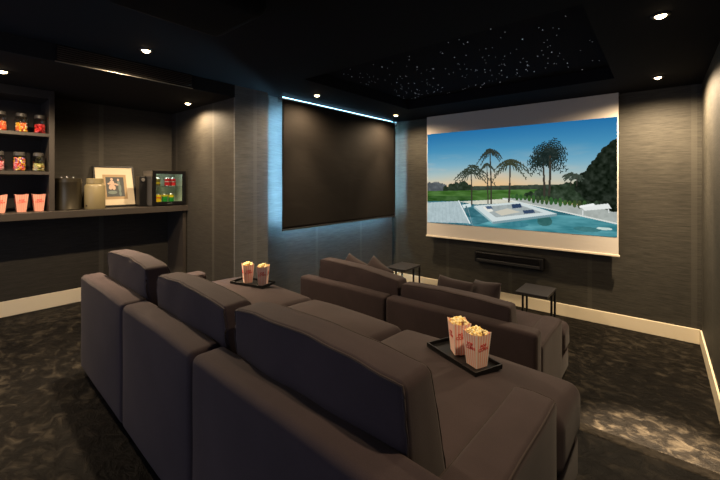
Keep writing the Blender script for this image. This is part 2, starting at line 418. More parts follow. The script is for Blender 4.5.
# this sofa stands a little askew to the walls
ang = math.radians(-1.9); pv = Vector((-2.6, .66, P))
near.rotation_euler.z = ang; near.location = pv + Matrix.Rotation(ang, 3, 'Z') @ (near.location - pv)
from mathutils.bvhtree import BVHTree
def seat_top(x, y, rad=.07):
    best = 0
    for o in near.children:
        if not o.name.startswith('seat_cushion'): continue
        bv = BVHTree.FromPolygons([near.matrix_basis @ v.co for v in o.data.vertices], [list(p.vertices) for p in o.data.polygons])
        for a in range(8):
            hit = bv.ray_cast(Vector((x+rad*math.cos(a*PI/4), y+rad*math.sin(a*PI/4), 3)), Vector((0, 0, -1)))
            if hit[0]: best = max(best, hit[0].z)
    return best
def pillow(label, loc, rot, w=.34):
    bm = bmesh.new(); n = 16; vs = {}
    for sgn in (1, -1):
        for i in range(n+1):
            for j in range(n+1):
                a, b = 2*i/n-1, 2*j/n-1; edge = i in (0, n) or j in (0, n)
                if edge and (-sgn, i, j) in vs: vs[sgn, i, j] = vs[-sgn, i, j]; continue
                th = .075*((1-a*a)*(1-b*b))**.45
                x = a*w/2*(1-.07*(1-b*b)*1.0*abs(a)); z = b*w/2*(1-.07*(1-a*a)*abs(b))
                p = Vector((x, sgn*th, z)); vs[sgn, i, j] = bm.verts.new(p + .006*noise.noise_vector(p*9))
        for i in range(n):
            for j in range(n):
                q = [vs[sgn, i, j], vs[sgn, i+1, j], vs[sgn, i+1, j+1], vs[sgn, i, j+1]]
                bm.faces.new(q if sgn < 0 else q[::-1])
    o = link('throw_pillow', bm, M['pillow'], None, True, loc, rot, 2.0)
    return tag(o, label, 'cushion', 'throw pillows on the front sofa')
pillow('brown throw pillow at the left end of the front sofa, its tip left of another', (-2.63, 3.05, .635), (-.40, .36, .10))
pillow('brown throw pillow on the front sofa nearest the left side table', (-2.32, 3.05, .645), (-.40, .40, -.15))
pillow('brown throw pillow on the front sofa below the left end of the soundbar', (-1.42, 3.0, .625), (-.40, .08, .05))
pillow('brown throw pillow with a raised corner, on the front sofa below the soundbar', (-1.17, 3.08, .63), (-.40, -.15, -.5))

# ------------------------------------------------------------------ popcorn cartons and trays
def text_bm(bm, body, size, M4, mi=0, ex=.0004):
    cu = bpy.data.curves.new('lettering_source', 'FONT'); cu.body = body; cu.size = size; cu.align_x = 'CENTER'; cu.align_y = 'CENTER'; cu.extrude = ex
    cu.space_line = .82; cu.offset = size*.02
    o = bpy.data.objects.new('lettering_source', cu); C.objects.link(o)
    dg = bpy.context.evaluated_depsgraph_get(); dg.update()
    me = bpy.data.meshes.new_from_object(o.evaluated_get(dg)); me.transform(M4)
    n0 = len(bm.faces); bm.from_mesh(me); bm.faces.ensure_lookup_table()
    for f in bm.faces[n0:]: f.material_index = mi
    bpy.data.objects.remove(o); bpy.data.curves.remove(cu); bpy.data.meshes.remove(me)
def carton(name, label, cat, group, loc, rotz, b, tp, h, corn=True, letters='POP\nCORN', lsize=.019, nstripe=11, stripes=('stripe_p', 'stripe_w')):
    t = thing(name, label, cat, loc, rotz, group)
    bm = bmesh.new()
    for f in range(4):
        R = Matrix.Rotation(f*PI/2, 4, 'Z')
        prev = None
        for k in range(nstripe+1):
            s = -1+2*k/nstripe
            lift = .008*abs(s)**2.2
            cur = [bm.verts.new(R @ Vector((s*b, -b, 0))), bm.verts.new(R @ Vector((s*(b+.8*(tp-b)), -(b+.8*(tp-b)), h*.8))), bm.verts.new(R @ Vector((s*tp, -tp, h-.006+lift)))]
            if prev:
                for q in range(2): bm.faces.new((prev[q], cur[q], cur[q+1], prev[q+1])).material_index = k % 2
            prev = cur
    bm.faces.new([bm.verts.new(v) for v in ((-b, -b, .0005), (-b, b, .0005), (b, b, .0005), (b, -b, .0005))])
    bmesh.ops.remove_doubles(bm, verts=bm.verts, dist=.0004)
    link('carton', bm, [M[q] for q in stripes], t, False)
    if letters:
        bm = bmesh.new(); tilt = math.atan((tp-b)/h); zc = h*.60
        for f in range(4):
            r = b+(tp-b)*zc/h
            M4 = Matrix.Rotation(f*PI/2, 4, 'Z') @ Matrix.Translation((0, -r-.0008, zc)) @ Matrix.Rotation(PI/2+tilt, 4, 'X') @ Matrix.Rotation(.10, 4, 'Z')
            text_bm(bm, letters, lsize, M4)
        link('lettering', bm, M['red'], t, False)
    if corn:
        bm = bmesh.new(); rr = tp-.010
        for k in range(74):
            x, y = random.uniform(-rr, rr), random.uniform(-rr, rr)
            e = max(abs(x), abs(y))/rr; z = h-.016+.026*(1-e**2)+random.uniform(-.003, .007)
            for q in range(3):
                blob(bm, (x+random.uniform(-.005, .005), y+random.uniform(-.005, .005), z+random.uniform(-.004, .004)), random.uniform(.0042, .0075), 1, random.random() < .35)
        o = link('popcorn', bm, [M['corn'], M['corn2']], t, True, angle=3); o['kind'] = 'stuff'
    return t
def tray(label, loc, rotz, L_=.325, W=.16):
    bm = bmesh.new(); r = .004
    box(bm, -L_/2, L_/2, -W/2, W/2, 0, .006, .0015)
    for a in ((-L_/2, L_/2, -W/2, -W/2+.007), (-L_/2, L_/2, W/2-.007, W/2), (-L_/2, -L_/2+.007, -W/2+.007, W/2-.007), (L_/2-.007, L_/2, -W/2+.007, W/2-.007)):
        box(bm, *a, .0055, .022, .0012)
    o = link('serving_tray', bm, M['black'], None, False, loc, (0, 0, rotz)); return tag(o, label, 'tray', 'black serving trays')
Z1, Z2 = seat_top(-.708, 1.60, .08), seat_top(-2.54, 1.68, .08)
tray('black rectangular tray on the near sofa seat at right, beside the back cushion', (-.708, 1.60, Z1), -.40)
tray('black rectangular tray on the far left seat of the near sofa', (-2.52, 1.685, Z2), .26)
g = 'filled popcorn cartons on the trays'
pc = carton('popcorn_carton', 'filled red striped popcorn carton, left one of the pair on the near right tray', 'popcorn box', g, (-.735, 1.625, Z1+.0065), math.radians(43), .031, .0435, .15)
again(pc, 'filled red striped popcorn carton, right one of the pair on the near right tray', (-.625, 1.565, Z1+.0065), math.radians(66))
again(pc, 'filled red striped popcorn carton, left one of the pair on the far tray', (-2.57, 1.672, Z2+.0065), math.radians(66))
again(pc, 'filled red striped popcorn carton, right one of the pair on the far tray', (-2.42, 1.713, Z2+.0065), math.radians(42))

# ------------------------------------------------------------------ side tables, soundbar
def side_table(label, loc):
    t = thing('side_table', label, 'side table', loc, 0, 'black side tables in front of the screen wall')
    bm = bmesh.new(); box(bm, -.158, .158, -.205, .205, .455, .48, .003); link('table_top', bm, M['tabletop'], t, False)
    for sx in (-1, 1):
        for y in (.03, .19):
            bm = bmesh.new(); box(bm, sx*.145-.010, sx*.145+.010, y-.010, y+.010, .0, .455, .001); link('leg', bm, M['blackmetal'], t, False)
        bm = bmesh.new(); box(bm, sx*.145-.0095, sx*.145+.0095, -.19, .18, .0005, .018, .001); link('base_rail', bm, M['blackmetal'], t, False)
    return t
st = side_table('black metal side table at right, below the right end of the soundbar', (-1.035, 4.25, 0))
again(st, 'black metal side table at left, in the corner between blind and screen', (-2.755, 4.27, 0))
t = thing('soundbar', 'long black soundbar mounted on the wall under the projection screen', 'soundbar', (-1.562, YF, .61))
bm = bmesh.new(); box(bm, -.44, .44, -.105, 0, -.072, .072, .008); link('body', bm, M['black'], t, False)
bm = bmesh.new(); box(bm, -.405, .405, -.118, -.104, -.062, -.022, .005); link('speaker_grille', bm, mat('dark_grey_grille', (.02, .02, .021, 1), .45, metal=.4), t, False)
bm = bmesh.new(); box(bm, -.41, .41, -.112, -.104, -.015, .062, .003); link('front_panel', bm, M['blackgloss'], t, False)

# ------------------------------------------------------------------ projection screen
SX0, SX1, SZ0, SZ1, SY = -2.755, -.352, .815, H, 4.932
t = thing('projection_screen', 'white pull-down projection screen showing palms and a pool at dusk', 'screen', ((SX0+SX1)/2, SY, SZ0))
w = (SX1-SX0)/2
bm = bmesh.new(); box(bm, -w, w, 0, .003, .015, SZ1-SZ0-.004); link('screen_cloth', bm, M['cream_cloth'], t, False)
bm = bmesh.new(); box(bm, -w-.012, w+.012, -.012, .016, 0, .024, .004); link('bottom_bar', bm, mat('cream_screen_bar', (.66, .58, .46, 1), .5), t, False)
bm = bmesh.new(); box(bm, -w-.005, w+.005, .004, .055, SZ1-SZ0-.035, SZ1-SZ0-.001, .003); link('screen_housing', bm, M['black'], t, False)
# the projected picture, painted cell by cell
GX, GY = 470, 266
S, T = np.meshgrid((np.arange(GX)+.5)/GX, (np.arange(GY)+.5)/GY)
AR = 1.767
rng = np.random.default_rng(3)
def fbm(sx, sy, seed):
    r = np.random.default_rng(seed); out = np.zeros_like(S); amp = 1
    for o_ in range(4):
        nx, ny = int(sx*2**o_)+2, int(sy*2**o_)+2; g_ = r.random((ny, nx))
        fx, fy = S*(nx-1.001), T*(ny-1.001); ix, iy = fx.astype(int), fy.astype(int); dx, dy = fx-ix, fy-iy
        dx = dx*dx*(3-2*dx); dy = dy*dy*(3-2*dy)
        v = (g_[iy, ix]*(1-dx)+g_[iy, ix+1]*dx)*(1-dy)+(g_[iy+1, ix]*(1-dx)+g_[iy+1, ix+1]*dx)*dy
        out += amp*v; amp *= .5
    return out/1.875
img = np.zeros((GY, GX, 3))
def stops(t_, pts):
    ps = [p for p, _ in pts]; return np.stack([np.interp(t_, ps, [c[k] for _, c in pts]) for k in range(3)], -1)
img[:] = stops(T, [(0, (36, 110, 164)), (.2, (70, 142, 182)), (.36, (122, 172, 194)), (.47, (170, 190, 190)), (.56, (204, 196, 172)), (.62, (214, 186, 140))])
warm = np.exp(-((S-.42)/.22)**2)*np.exp(-((T-.57)/.13)**2)
img = img*(1-.55*warm[..., None]) + .55*warm[..., None]*np.array((244, 186, 120))
cl = np.clip((fbm(4, 14, 5)-.52)*4, 0, 1)*np.exp(-((T-.42)/.16)**2)
img = img*(1-.35*cl[..., None]) + .35*cl[..., None]*np.array((232, 196, 176))
def poly(pts):
    inside = np.zeros(S.shape, bool); n_ = len(pts)
    for i in range(n_):
        (x1, y1), (x2, y2) = pts[i], pts[(i+1) % n_]
        if y1 == y2: continue
        c_ = ((y1 > T) != (y2 > T)) & (S < (x2-x1)*(T-y1)/(y2-y1)+x1); inside ^= c_
    return inside
def fill(mask, col, var=0, n_=None, a=1.0):
    c = np.array(col, float)
    if n_ is not None: c = c + (n_[mask][:, None]-.5)*var
    img[mask] = img[mask]*(1-a) + a*c if a < 1 else c
def stroke(pts, w0, w1, col):
    m_ = np.zeros(S.shape, bool); n_ = len(pts)-1
    for i in range(n_):
        (x1, y1), (x2, y2) = pts[i], pts[i+1]; wd = w0+(w1-w0)*i/max(1, n_)
        px, py = (S-x1)*AR, T-y1; vx, vy = (x2-x1)*AR, y2-y1; l2 = vx*vx+vy*vy+1e-12
        u = np.clip((px*vx+py*vy)/l2, 0, 1); m_ |= (px-u*vx)**2+(py-u*vy)**2 < wd*wd
    fill(m_, col)
def blobs(pts, r, col, n_, seed, jit=1.0, var=40):
    rr = random.Random(seed); mask = np.zeros(S.shape, bool); base = poly(pts) if len(pts) > 2 else mask
    mask |= base
    for i in range(len(pts)):
        a, b = pts[i], pts[(i+1) % len(pts)]
        for k in range(n_):
            u = rr.random(); x = a[0]+(b[0]-a[0])*u; y = a[1]+(b[1]-a[1])*u; q = r*(.4+.8*rr.random())
            mask |= ((S-x)*AR)**2+(T-y)**2 < q*q
    fill(mask, col, var, fbm(60, 34, seed))
tex = fbm(70, 40, 9)
fill(poly([(0, .60), (1, .55), (1, .70), (0, .70)]), (62, 74, 62), 40, tex)                                     # tree line
blobs([(0, .555), (.076, .545), (.131, .575), (.131, .647), (0, .651)], .012, (86, 92, 96), 4, 21)
blobs([(.125, .61), (.183, .57), (.247, .553), (.284, .59), (.308, .634), (.308, .658), (.125, .656)], .022, (40, 52, 38), 8, 22)
blobs([(.31, .615), (.45, .60), (.60, .585), (.69, .575), (.69, .625), (.31, .655)], .016, (52, 62, 50), 8, 23)
fill(poly([(0, .645), (.691, .607), (.701, .69), (.468, .72), (.209, .745), (0, .768)]), (66, 104, 46), 60, fbm(16, 60, 4))
fill(poly([(0, .70), (.3, .69), (.3, .745), (0, .768)]), (54, 88, 42), 60, fbm(20, 40, 8))
# pool
fill(poly([(0, .76), (.214, .746), (.46, .715), (.60, .745), (.86, .833), (1, .882), (1, 1), (0, 1)]), (58, 112, 124), 80, fbm(10, 50, 12))
pw = poly([(.42, .93), (.75, .84), (.86, .835), (1, .885), (1, 1), (.30, 1)]); fill(pw, (72, 138, 148), 100, fbm(9, 26, 13))
for (x, y, r1, r2, c) in ((.69, .90, .035, .05, (48, 92, 88)), (.88, .95, .06, .022, (58, 112, 116)), (.55, .95, .06, .03, (56, 120, 134)), (.95, .935, .03, .012, (226, 236, 226)), (.30, .85, .05, .035, (52, 104, 116)), (.35, .93, .05, .02, (58, 112, 124))):
    fill(((S-x)/r1)**2+((T-y)/r2)**2 < 1+.5*(tex-.5), c, 30, tex, .8)
fill(poly([(.214, .752), (.46, .712), (.62, .735), (.32, .775)]), (206, 206, 190), 30, tex)                       # sun on the water beyond
# hedge, terrace, tree
blobs([(.60, .665), (.72, .60), (.80, .56), (.87, .545), (1, .57), (1, .76), (.88, .74), (.62, .70)], .020, (42, 56, 40), 9, 24, var=60)
fill(poly([(.473, .70), (.614, .70), (1, .775), (1, .882), (.852, .833), (.594, .746)]), (166, 173, 168), 26, tex)
fill(poly([(.474, .715), (.594, .752), (.852, .841), (1, .893), (1, .880), (.852, .829), (.594, .742), (.474, .70)]), (216, 220, 214))
for k in range(17):
    x = .53+.36*k/17; y = .703+.062*k/17; h_ = .018+.024*rng.random()
    fill(((S-x)*AR/.016)**2+((T-y+.02)/h_)**2 < 1, (50+16*rng.random(), 74+26*rng.random(), 46), 40, tex)
blobs([(.845, .60), (.862, .50), (.895, .44), (.91, .385), (.934, .345), (.952, .285), (.973, .262), (1, .20), (1, .765), (.955, .735), (.885, .665)], .032, (28, 36, 27), 9, 25, var=60)
# deck with boards
dk = poly([(0, .776), (.214, .746), (.284, .975), (0, 1)]); fill(dk, (170, 188, 192), 26, tex)
for k in range(11):
    x = .02+k*.022; stroke([(x+.02, .775-.028*x/.2), (x*1.25, .995)], .0016, .0016, (150, 168, 176))
stroke([(.214, .746), (.284, .975)], .006, .007, (222, 230, 230))
# floating lounge
fill(poly([(.308, .79), (.564, .733), (.747, .829), (.42, .942)]), (204, 216, 216))
fill(poly([(.36, .799), (.549, .753), (.682, .825), (.438, .896)]), (158, 168, 168), 30, tex)
fill(poly([(.42, .942), (.747, .829), (.747, .85), (.42, .965)]), (120, 150, 158))
fill(poly([(.308, .79), (.42, .942), (.42, .962), (.308, .812)]), (150, 180, 184))
fill(poly([(.36, .80), (.40, .79), (.425, .835), (.395, .848)]), (226, 226, 216)); fill(poly([(.375, .79), (.41, .783), (.42, .81), (.39, .818)]), (70, 92, 120))
fill(poly([(.522, .759), (.57, .748), (.578, .785), (.528, .80)]), (44, 62, 92)); fill(poly([(.58, .815), (.635, .80), (.645, .83), (.59, .845)]), (52, 70, 98))
fill(poly([(.43, .84), (.50, .80), (.57, .83), (.47, .875)]), (200, 196, 180))
fill(poly([(.235, .785), (.29, .765), (.292, .80), (.245, .82)]), (206, 222, 222)); stroke([(.262, .80), (.266, .86)], .008, .008, (74, 108, 116))
# sunbed
fill(poly([(.852, .755), (.965, .722), (.978, .762), (.869, .79)]), (226, 230, 228)); stroke([(.862, .79), (.862, .83)], .003, .003, (220, 224, 222)); stroke([(.965, .765), (.968, .80)], .003, .003, (220, 224, 222))
stroke([(.852, .757), (.905, .735)], .010, .010, (236, 240, 238))
# palms
def palm(bx, by, tx, ty, r, nf, seed, tw=.005, droop=.5, col=(40, 50, 36), spread=(-200, 20), lw=.0040):
    rr = random.Random(seed)
    stroke([(bx, by), ((bx+tx)/2+.002, (by+ty)/2), (tx, ty)], tw*1.25, tw*.8, (58, 54, 46))
    for k in range(nf):
        a = math.radians(spread[0]+(spread[1]-spread[0])*(k+rr.random()*.7)/nf); l = r*(.75+.4*rr.random()); pts = []
        for q in range(7):
            u = q/6; pts.append((tx+math.cos(a)*l*u/AR, ty+math.sin(a)*l*u+droop*l*u*u))
        stroke(pts, .0045, .002, col)
        for q in range(1, 7):
            x, y = pts[q]; ll = l*.24*(1.15-q/8)
            for sg in (-1, 1):
                aa = a+sg*1.0; stroke([(x, y), (x+math.cos(aa)*ll/AR, y+math.sin(aa)*ll+ll*droop*.6)], lw, .001, tuple(np.add(col, rr.randint(-8, 14))))
palm(.296, .779, .292, .455, .22, 11, 31, .0058, .72, (50, 60, 50), (-190, 10))
palm(.411, .759, .404, .24, .115, 13, 32, .0062, .9, (44, 52, 46), (-200, 20)); palm(.392, .759, .386, .37, .07, 9, 33, .0045, 1.0, (52, 60, 50), (-190, 10))
palm(.509, .736, .515, .37, .165, 12, 34, .0065, .75, (56, 62, 46), (-195, 15))
palm(.688, .66, .682, .345, .125, 20, 35, .0075, .18, (30, 42, 38), (-230, 50)); palm(.712, .66, .716, .285, .15, 26, 36, .0075, .18, (28, 40, 38), (-240, 60))
palm(.809, .575, .809, .488, .06, 11, 37, .003, .5, (58, 68, 58), (-210, 30)); palm(.835, .575, .835, .495, .05, 9, 38, .003, .5, (58, 68, 58), (-210, 30))
img = np.clip(img, 0, 255)/255
limg = np.where(img <= .04045, img/12.92, ((img+.055)/1.055)**2.4)
px0, px1, pz0, pz1 = -2.745, -.364, 1.032, 2.379
gx = np.linspace(px0, px1, GX+1)-(SX0+SX1)/2; gz = np.linspace(pz1, pz0, GY+1)-SZ0
VX, VZ = np.meshgrid(gx, gz); co = np.stack([VX, np.full_like(VX, -.0025), VZ], -1).reshape(-1, 3)
i_, j_ = np.meshgrid(np.arange(GX), np.arange(GY)); a0 = (j_*(GX+1)+i_).ravel(); W1 = GX+1
faces = np.stack([a0, a0+W1, a0+W1+1, a0+1], -1)
me = bpy.data.meshes.new('projected_picture'); me.from_pydata(co.tolist(), [], faces.tolist())
ca = me.color_attributes.new('picture', 'FLOAT_COLOR', 'CORNER')
ca.data.foreach_set('color', np.repeat(np.concatenate([limg.reshape(-1, 3), np.ones((GX*GY, 1))], 1), 4, 0).astype(np.float32).ravel())
pm = mat('projected_light', (0, 0, 0, 1), .8, spec=0); an = N(pm, 'ShaderNodeVertexColor'); an.layer_name = 'picture'
L(pm, an.outputs[0], bsdf(pm).inputs['Emission Color']); bsdf(pm).inputs['Emission Strength'].default_value = 1.0
me.materials.append(pm); o = bpy.data.objects.new('projected_picture', me); C.objects.link(o); o.parent = t

# ------------------------------------------------------------------ roller blind with LED surround
bx, by0, by1, bz0, bz1 = -3.31, 2.60, 4.885, 1.088, 2.60
t = thing('roller_blind', 'large charcoal roller blind hanging over the backlit left wall', 'blind', (bx, (by0+by1)/2, bz0)); hw = (by1-by0)/2
bm = bmesh.new(); nY, nZ = 60, 40; vv = {}
for i in range(nY+1):
    for j in range(nZ+1):
        y = -hw+2*hw*i/nY; z = .012+(bz1-bz0-.012)*j/nZ; q = z/(bz1-bz0)
        d = .005*noise.noise(Vector((y*2.6+abs(y)*1.5, q*4-abs(y)*2.2, 1.7)))*(1-q**3)
        vv[i, j] = bm.verts.new((d, y, z))
for i in range(nY):
    for j in range(nZ): bm.faces.new((vv[i, j], vv[i+1, j], vv[i+1, j+1], vv[i, j+1]))
o = link('blind_cloth', bm, M['blind'], t); md = o.modifiers.new('thickness', 'SOLIDIFY'); md.thickness = .0015
RX = Matrix.Rotation(PI/2, 4, 'X')
bm = bmesh.new(); lathe(bm, [(0, -hw-.01), (.019, -hw-.01), (.019, hw+.01), (0, hw+.01)], 20, 0, Matrix.Translation((-.02, 0, bz1-bz0+.004)) @ RX); link('roller_tube', bm, M['blindtube'], t)
bm = bmesh.new(); box(bm, -.008, .008, -hw, hw, 0, .022, .004); link('bottom_bar', bm, mat('dark_blind_bar', (.02, .018, .016, 1), .4), t, False)
for s_ in (-1, 1):
    bm = bmesh.new(); y = s_*(hw+.018); box(bm, -.05, .022, y-.006, y+.006, bz1-bz0-.04, bz1-bz0+.046, .003)
    lathe(bm, [(0, -.012), (.024, -.012), (.024, .012), (0, .012)], 18, 0, Matrix.Translation((-.02, y, bz1-bz0+.004)) @ RX)
    link('bracket', bm, M['chrome'], t, False)
M['led_low'] = mat('lower_led', (1, 1, 1), .5, emit=(.34, .72, 1), estr=75)
M['led_top'] = mat('dim_white_led', (1, 1, 1), .5, emit=(.34, .72, 1), estr=13)
for y0, y1, z0, z1, mm in ((-hw+.055, -hw+.068, .10, 1.40, 'led'), (hw-.05, hw-.037, .10, 1.40, 'led'), (-hw+.12, hw-.12, .075, .087, 'led_low'), (-hw+.03, hw-.03, 1.535, 1.545, 'led_top')):
    bm = bmesh.new(); box(bm, -.045, -.033, y0, y1, z0, z1, .002); link('led_strip', bm, M[mm], t, False)

# ------------------------------------------------------------------ air vent, projector
t = thing('air_vent', 'long black linear air vent in the face of the alcove bulkhead', 'air vent', (XL, 1.10, 2.59))
bm = bmesh.new(); hl = .50
box(bm, 0, .012, -hl, hl, .052, .062); box(bm, 0, .012, -hl, hl, -.062, -.054); box(bm, 0, .012, -hl, -hl+.012, -.054, .052); box(bm, 0, .012, hl-.012, hl, -.054, .052); box(bm, .0005, .002, -hl, hl, -.06, .06)
link('frame', bm, M['black'], t, False)
for k in range(7):
    bm = bmesh.new(); box(bm, -.0085, .0085, -hl+.012, hl-.012, -.0012, .0012); link('slat', bm, mat('vent_slat_black', (.16, .15, .14, 1), .3, metal=.8), t, False, (.0085, 0, -.045+k*.0155), (0, .6, 0))
bm = bmesh.new(); box(bm, 0, .016, -hl, hl, -.0665, -.0625); link('lower_lip', bm, mat('vent_lip_metal', (.25, .24, .22, 1), .35, metal=.8), t, False)
t = thing('projector', 'black ceiling-hung projector with rounded corners at the top of the room', 'projector', (-1.555, .72, 2.40))
bm = bmesh.new(); s = Soft(-.26, .20, -.27, .29, 0, .20, .06); s.build(bm, .1)
link('body', bm, mat('projector_shell', (.004, .004, .004, 1), .85, spec=.1), t, True, angle=1.5)
bm = bmesh.new(); lathe(bm, [(0, 0), (.05, 0), (.055, .03), (.042, .03), (.03, .012), (0, .018)], 24, 0, Matrix.Translation((.06, .285, .11)) @ Matrix.Rotation(-PI/2, 4, 'X')); link('lens', bm, M['blackgloss'], t)
bm = bmesh.new(); lathe(bm, [(0, .19), (.03, .19), (.03, .24), (.07, .246), (.07, .25), (0, .25)], 20); link('ceiling_mount', bm, M['blackmetal'], t)

# ------------------------------------------------------------------ alcove: counter, shelf unit
CX, CZ = -4.40, 1.37
t = thing('wall_counter', 'long dark wooden counter spanning the alcove below the shelves', 'counter', (CX, 0, P))
bm = bmesh.new(); box(bm, XA-CX, 0, YA0+.5, YA1, CZ-P-.066, CZ-P, .002); link('worktop', bm, M['joinery'], t, False)
bm = bmesh.new(); box(bm, XA-CX, -.03, YA1-.05, YA1-.015, .0, CZ-P-.066); link('end_panel', bm, M['joinery'], t, False)
t = thing('shelf_unit', 'tall dark open shelf unit on the counter holding candy jars', 'shelf', (-4.47, 0, CZ))
hz = 2.52-CZ
bm = bmesh.new(); box(bm, XA+4.47, 0, .755, .795, 0, hz, .001); link('side_panel', bm, M['joinery'], t, False)
bm = bmesh.new(); box(bm, XA+4.47, 0, YA0+.6, YA0+.64, 0, hz, .001); link('side_panel', bm, M['joinery'], t, False)
for z in (1.719, 2.079): bm = bmesh.new(); box(bm, XA+4.47, -.002, YA0+.64, .755, z-CZ, z-CZ+.03, .001); link('shelf', bm, M['joinery'], t, False)
bm = bmesh.new(); box(bm, XA+4.47, 0, YA0+.64, .755, 2.44-CZ, hz); link('top_panel', bm, M['joinery'], t, False)
bm = bmesh.new(); box(bm, XA+4.47, XA+4.474, YA0+.64, .755, 0, 2.44-CZ); link('back_panel', bm, M['joinery_in'], t, False)

# candy jars
def candymats(tag_, cols): return [mat('candy_%s_%d' % (tag_, i), lin(*c), .3, spec=.5) for i, c in enumerate(cols)]
def jar(label, loc, kind, cols, fillh, r=.050, h=.178):
    t = thing('candy_jar', label, 'candy jar', loc, 0, 'glass candy jars on the shelves')
    bm = bmesh.new(); hb = h-.034
    lathe(bm, [(0, .001), (r-.006, .001), (r, .008), (r, hb-.018), (r-.012, hb), (r-.016, hb), (r-.005, hb-.02), (r-.004, .009), (0, .006)], 28); link('glass_body', bm, M['glass'], t)
    bm = bmesh.new(); lathe(bm, [(0, h), (r-.016, h), (r-.010, h-.006), (r-.010, hb+.002), (0, hb+.002)], 26); link('lid', bm, M['lid'], t)
    bm = bmesh.new(); cm = candymats(kind, cols); rr = random.Random(kind); R = r-.013
    for lay in range(int(fillh/.013)):
        for k in range(26):
            a = rr.uniform(0, 2*PI); d = R*(1-.35*rr.random()**2) if k < 19 else R*rr.random()
            sz = rr.uniform(.0075, .0105); sc = (1, 1, 1) if kind not in ('worm', 'nut') else (rr.uniform(.5, 1.7), rr.uniform(.5, 1.7), .6)
            blob(bm, (d*math.cos(a)*.95, d*math.sin(a)*.95, .017+lay*.013+rr.uniform(-.003, .003)), sz, 1, rr.randrange(len(cm)), sc)
    o = link('candy', bm, cm, t, True, angle=3); o['kind'] = 'stuff'
JX = -4.56
jar('glass jar of orange-red candy on the upper shelf, leftmost and cut by the photo edge', (JX, .43, 2.109), 'orange', [(226, 84, 40), (236, 120, 50), (200, 48, 34), (240, 190, 150)], .085)
jar('glass jar of yellow and orange candy on the upper shelf', (JX, .572, 2.109), 'yellow', [(238, 196, 40), (240, 150, 40), (228, 90, 50), (240, 220, 190)], .085)
jar('glass jar of plain red candy on the upper shelf', (JX, .702, 2.109), 'red', [(190, 24, 28), (160, 16, 22), (210, 40, 40)], .09)
jar('glass jar of pink and white candy on the lower shelf, at the photo edge', (JX, .415, 1.749), 'pink', [(214, 60, 90), (240, 210, 210), (180, 40, 50), (236, 150, 160)], .085)
jar('glass jar of mixed bright multicoloured candy on the lower shelf', (JX, .557, 1.749), 'multi', [(240, 190, 40), (238, 110, 40), (140, 90, 170), (220, 60, 60), (232, 150, 170)], .118)
jar('glass jar of pale green-beige candy on the lower shelf', (JX, .692, 1.749), 'nut', [(200, 190, 120), (170, 170, 96), (226, 214, 170), (196, 150, 90)], .075)

g = 'empty popcorn cups on the counter'
pb = carton('popcorn_cup', 'empty pink popcorn cup on the counter, left one cut by the photo edge', 'popcorn cup', g, (-4.60, .432, CZ+.001), PI/2, .031, .0465, .165, False, 'POP\nCORN', .021, stripes=('cup_p', 'cup_w'))
again(pb, 'empty pink popcorn cup on the counter, in the middle under the lower shelf', (-4.60, .575, CZ+.001), PI/2)
again(pb, 'empty pink popcorn cup on the counter beside the shelf side panel', (-4.60, .698, CZ+.001), PI/2)

# canister, crock, picture, radio box
t = thing('canister', 'dark bronze round canister with small bright knobs on its lid', 'canister', (-4.60, .925, CZ))
r = .113
bm = bmesh.new(); lathe(bm, [(0, .0), (r-.004, .0), (r, .006), (r, .012), (r-.003, .018), (r-.003, .27), (r, .276), (r, .285), (0, .285)], 48); link('body', bm, M['canister'], t)
bm = bmesh.new(); lathe(bm, [(0, .318), (r-.012, .318), (r-.004, .312), (r-.004, .286), (0, .286)], 48); l_ = link('lid', bm, M['canister'], t)
for k in range(3):
    a = math.radians(-60+k*30)+.25; bm = bmesh.new(); blob(bm, (math.cos(a)*(r-.02), math.sin(a)*(r-.02), .325), .010, 2); link('knob', bm, M['chrome'], l_)
t = thing('stoneware_crock', 'pale putty stoneware crock with a lid and dark bung hole', 'crock', (-4.535, 1.133, CZ))
r = .090
bm = bmesh.new(); lathe(bm, [(0, 0), (r-.004, 0), (r, .006), (r, .235), (r-.008, .252), (r-.02, .262), (0, .262)], 44); link('body', bm, M['crock'], t)
bm = bmesh.new(); lathe(bm, [(0, .318), (r-.022, .318), (r-.016, .312), (r-.016, .266), (r-.02, .263), (0, .263)], 44); link('lid', bm, M['crock'], t)
bm = bmesh.new(); lathe(bm, [(0, .006), (.008, .006), (.010, 0), (0, 0)], 14, 0, Matrix.Rotation(math.radians(-64), 4, 'Z') @ Matrix.Translation((r-.002, 0, .038)) @ Matrix.Rotation(PI/2, 4, 'Y')); link('bung', bm, M['darkspot'], t)

t = thing('framed_picture', 'black framed print with wide white mount leaning on the alcove wall', 'picture', (-4.70, 1.385, CZ+.007)); t.rotation_euler = (0, -.29, 0)
fw, fh, fr = .20, .475, .016       # local: picture faces +X
bm = bmesh.new()
for a in ((-fw, fw, 0, fr), (-fw, fw, fh-fr, fh), (-fw, -fw+fr, fr, fh-fr), (fw-fr, fw, fr, fh-fr)): box(bm, -.022, 0, *a, .0015)
link('frame', bm, M['black'], t, False)
bm = bmesh.new(); box(bm, -.016, -.010, -fw+fr, fw-fr, fr, fh-fr); link('mount', bm, M['mat'], t, False)
bm = bmesh.new(); box(bm, -.0098, -.0085, -.115, .115, .085, .375); link('inner_mount', bm, M['mat2'], t, False)
bm = bmesh.new(); box(bm, -.0084, -.0078, -.088, .088, .115, .345, 0, 0)
def disc(cy_, cz_, ry, rz, mi):
    q = [bm.verts.new((-.0074, cy_+ry*math.cos(2*PI*k/16), cz_+rz*math.sin(2*PI*k/16))) for k in range(16)]; bm.faces.new(q).material_index = mi
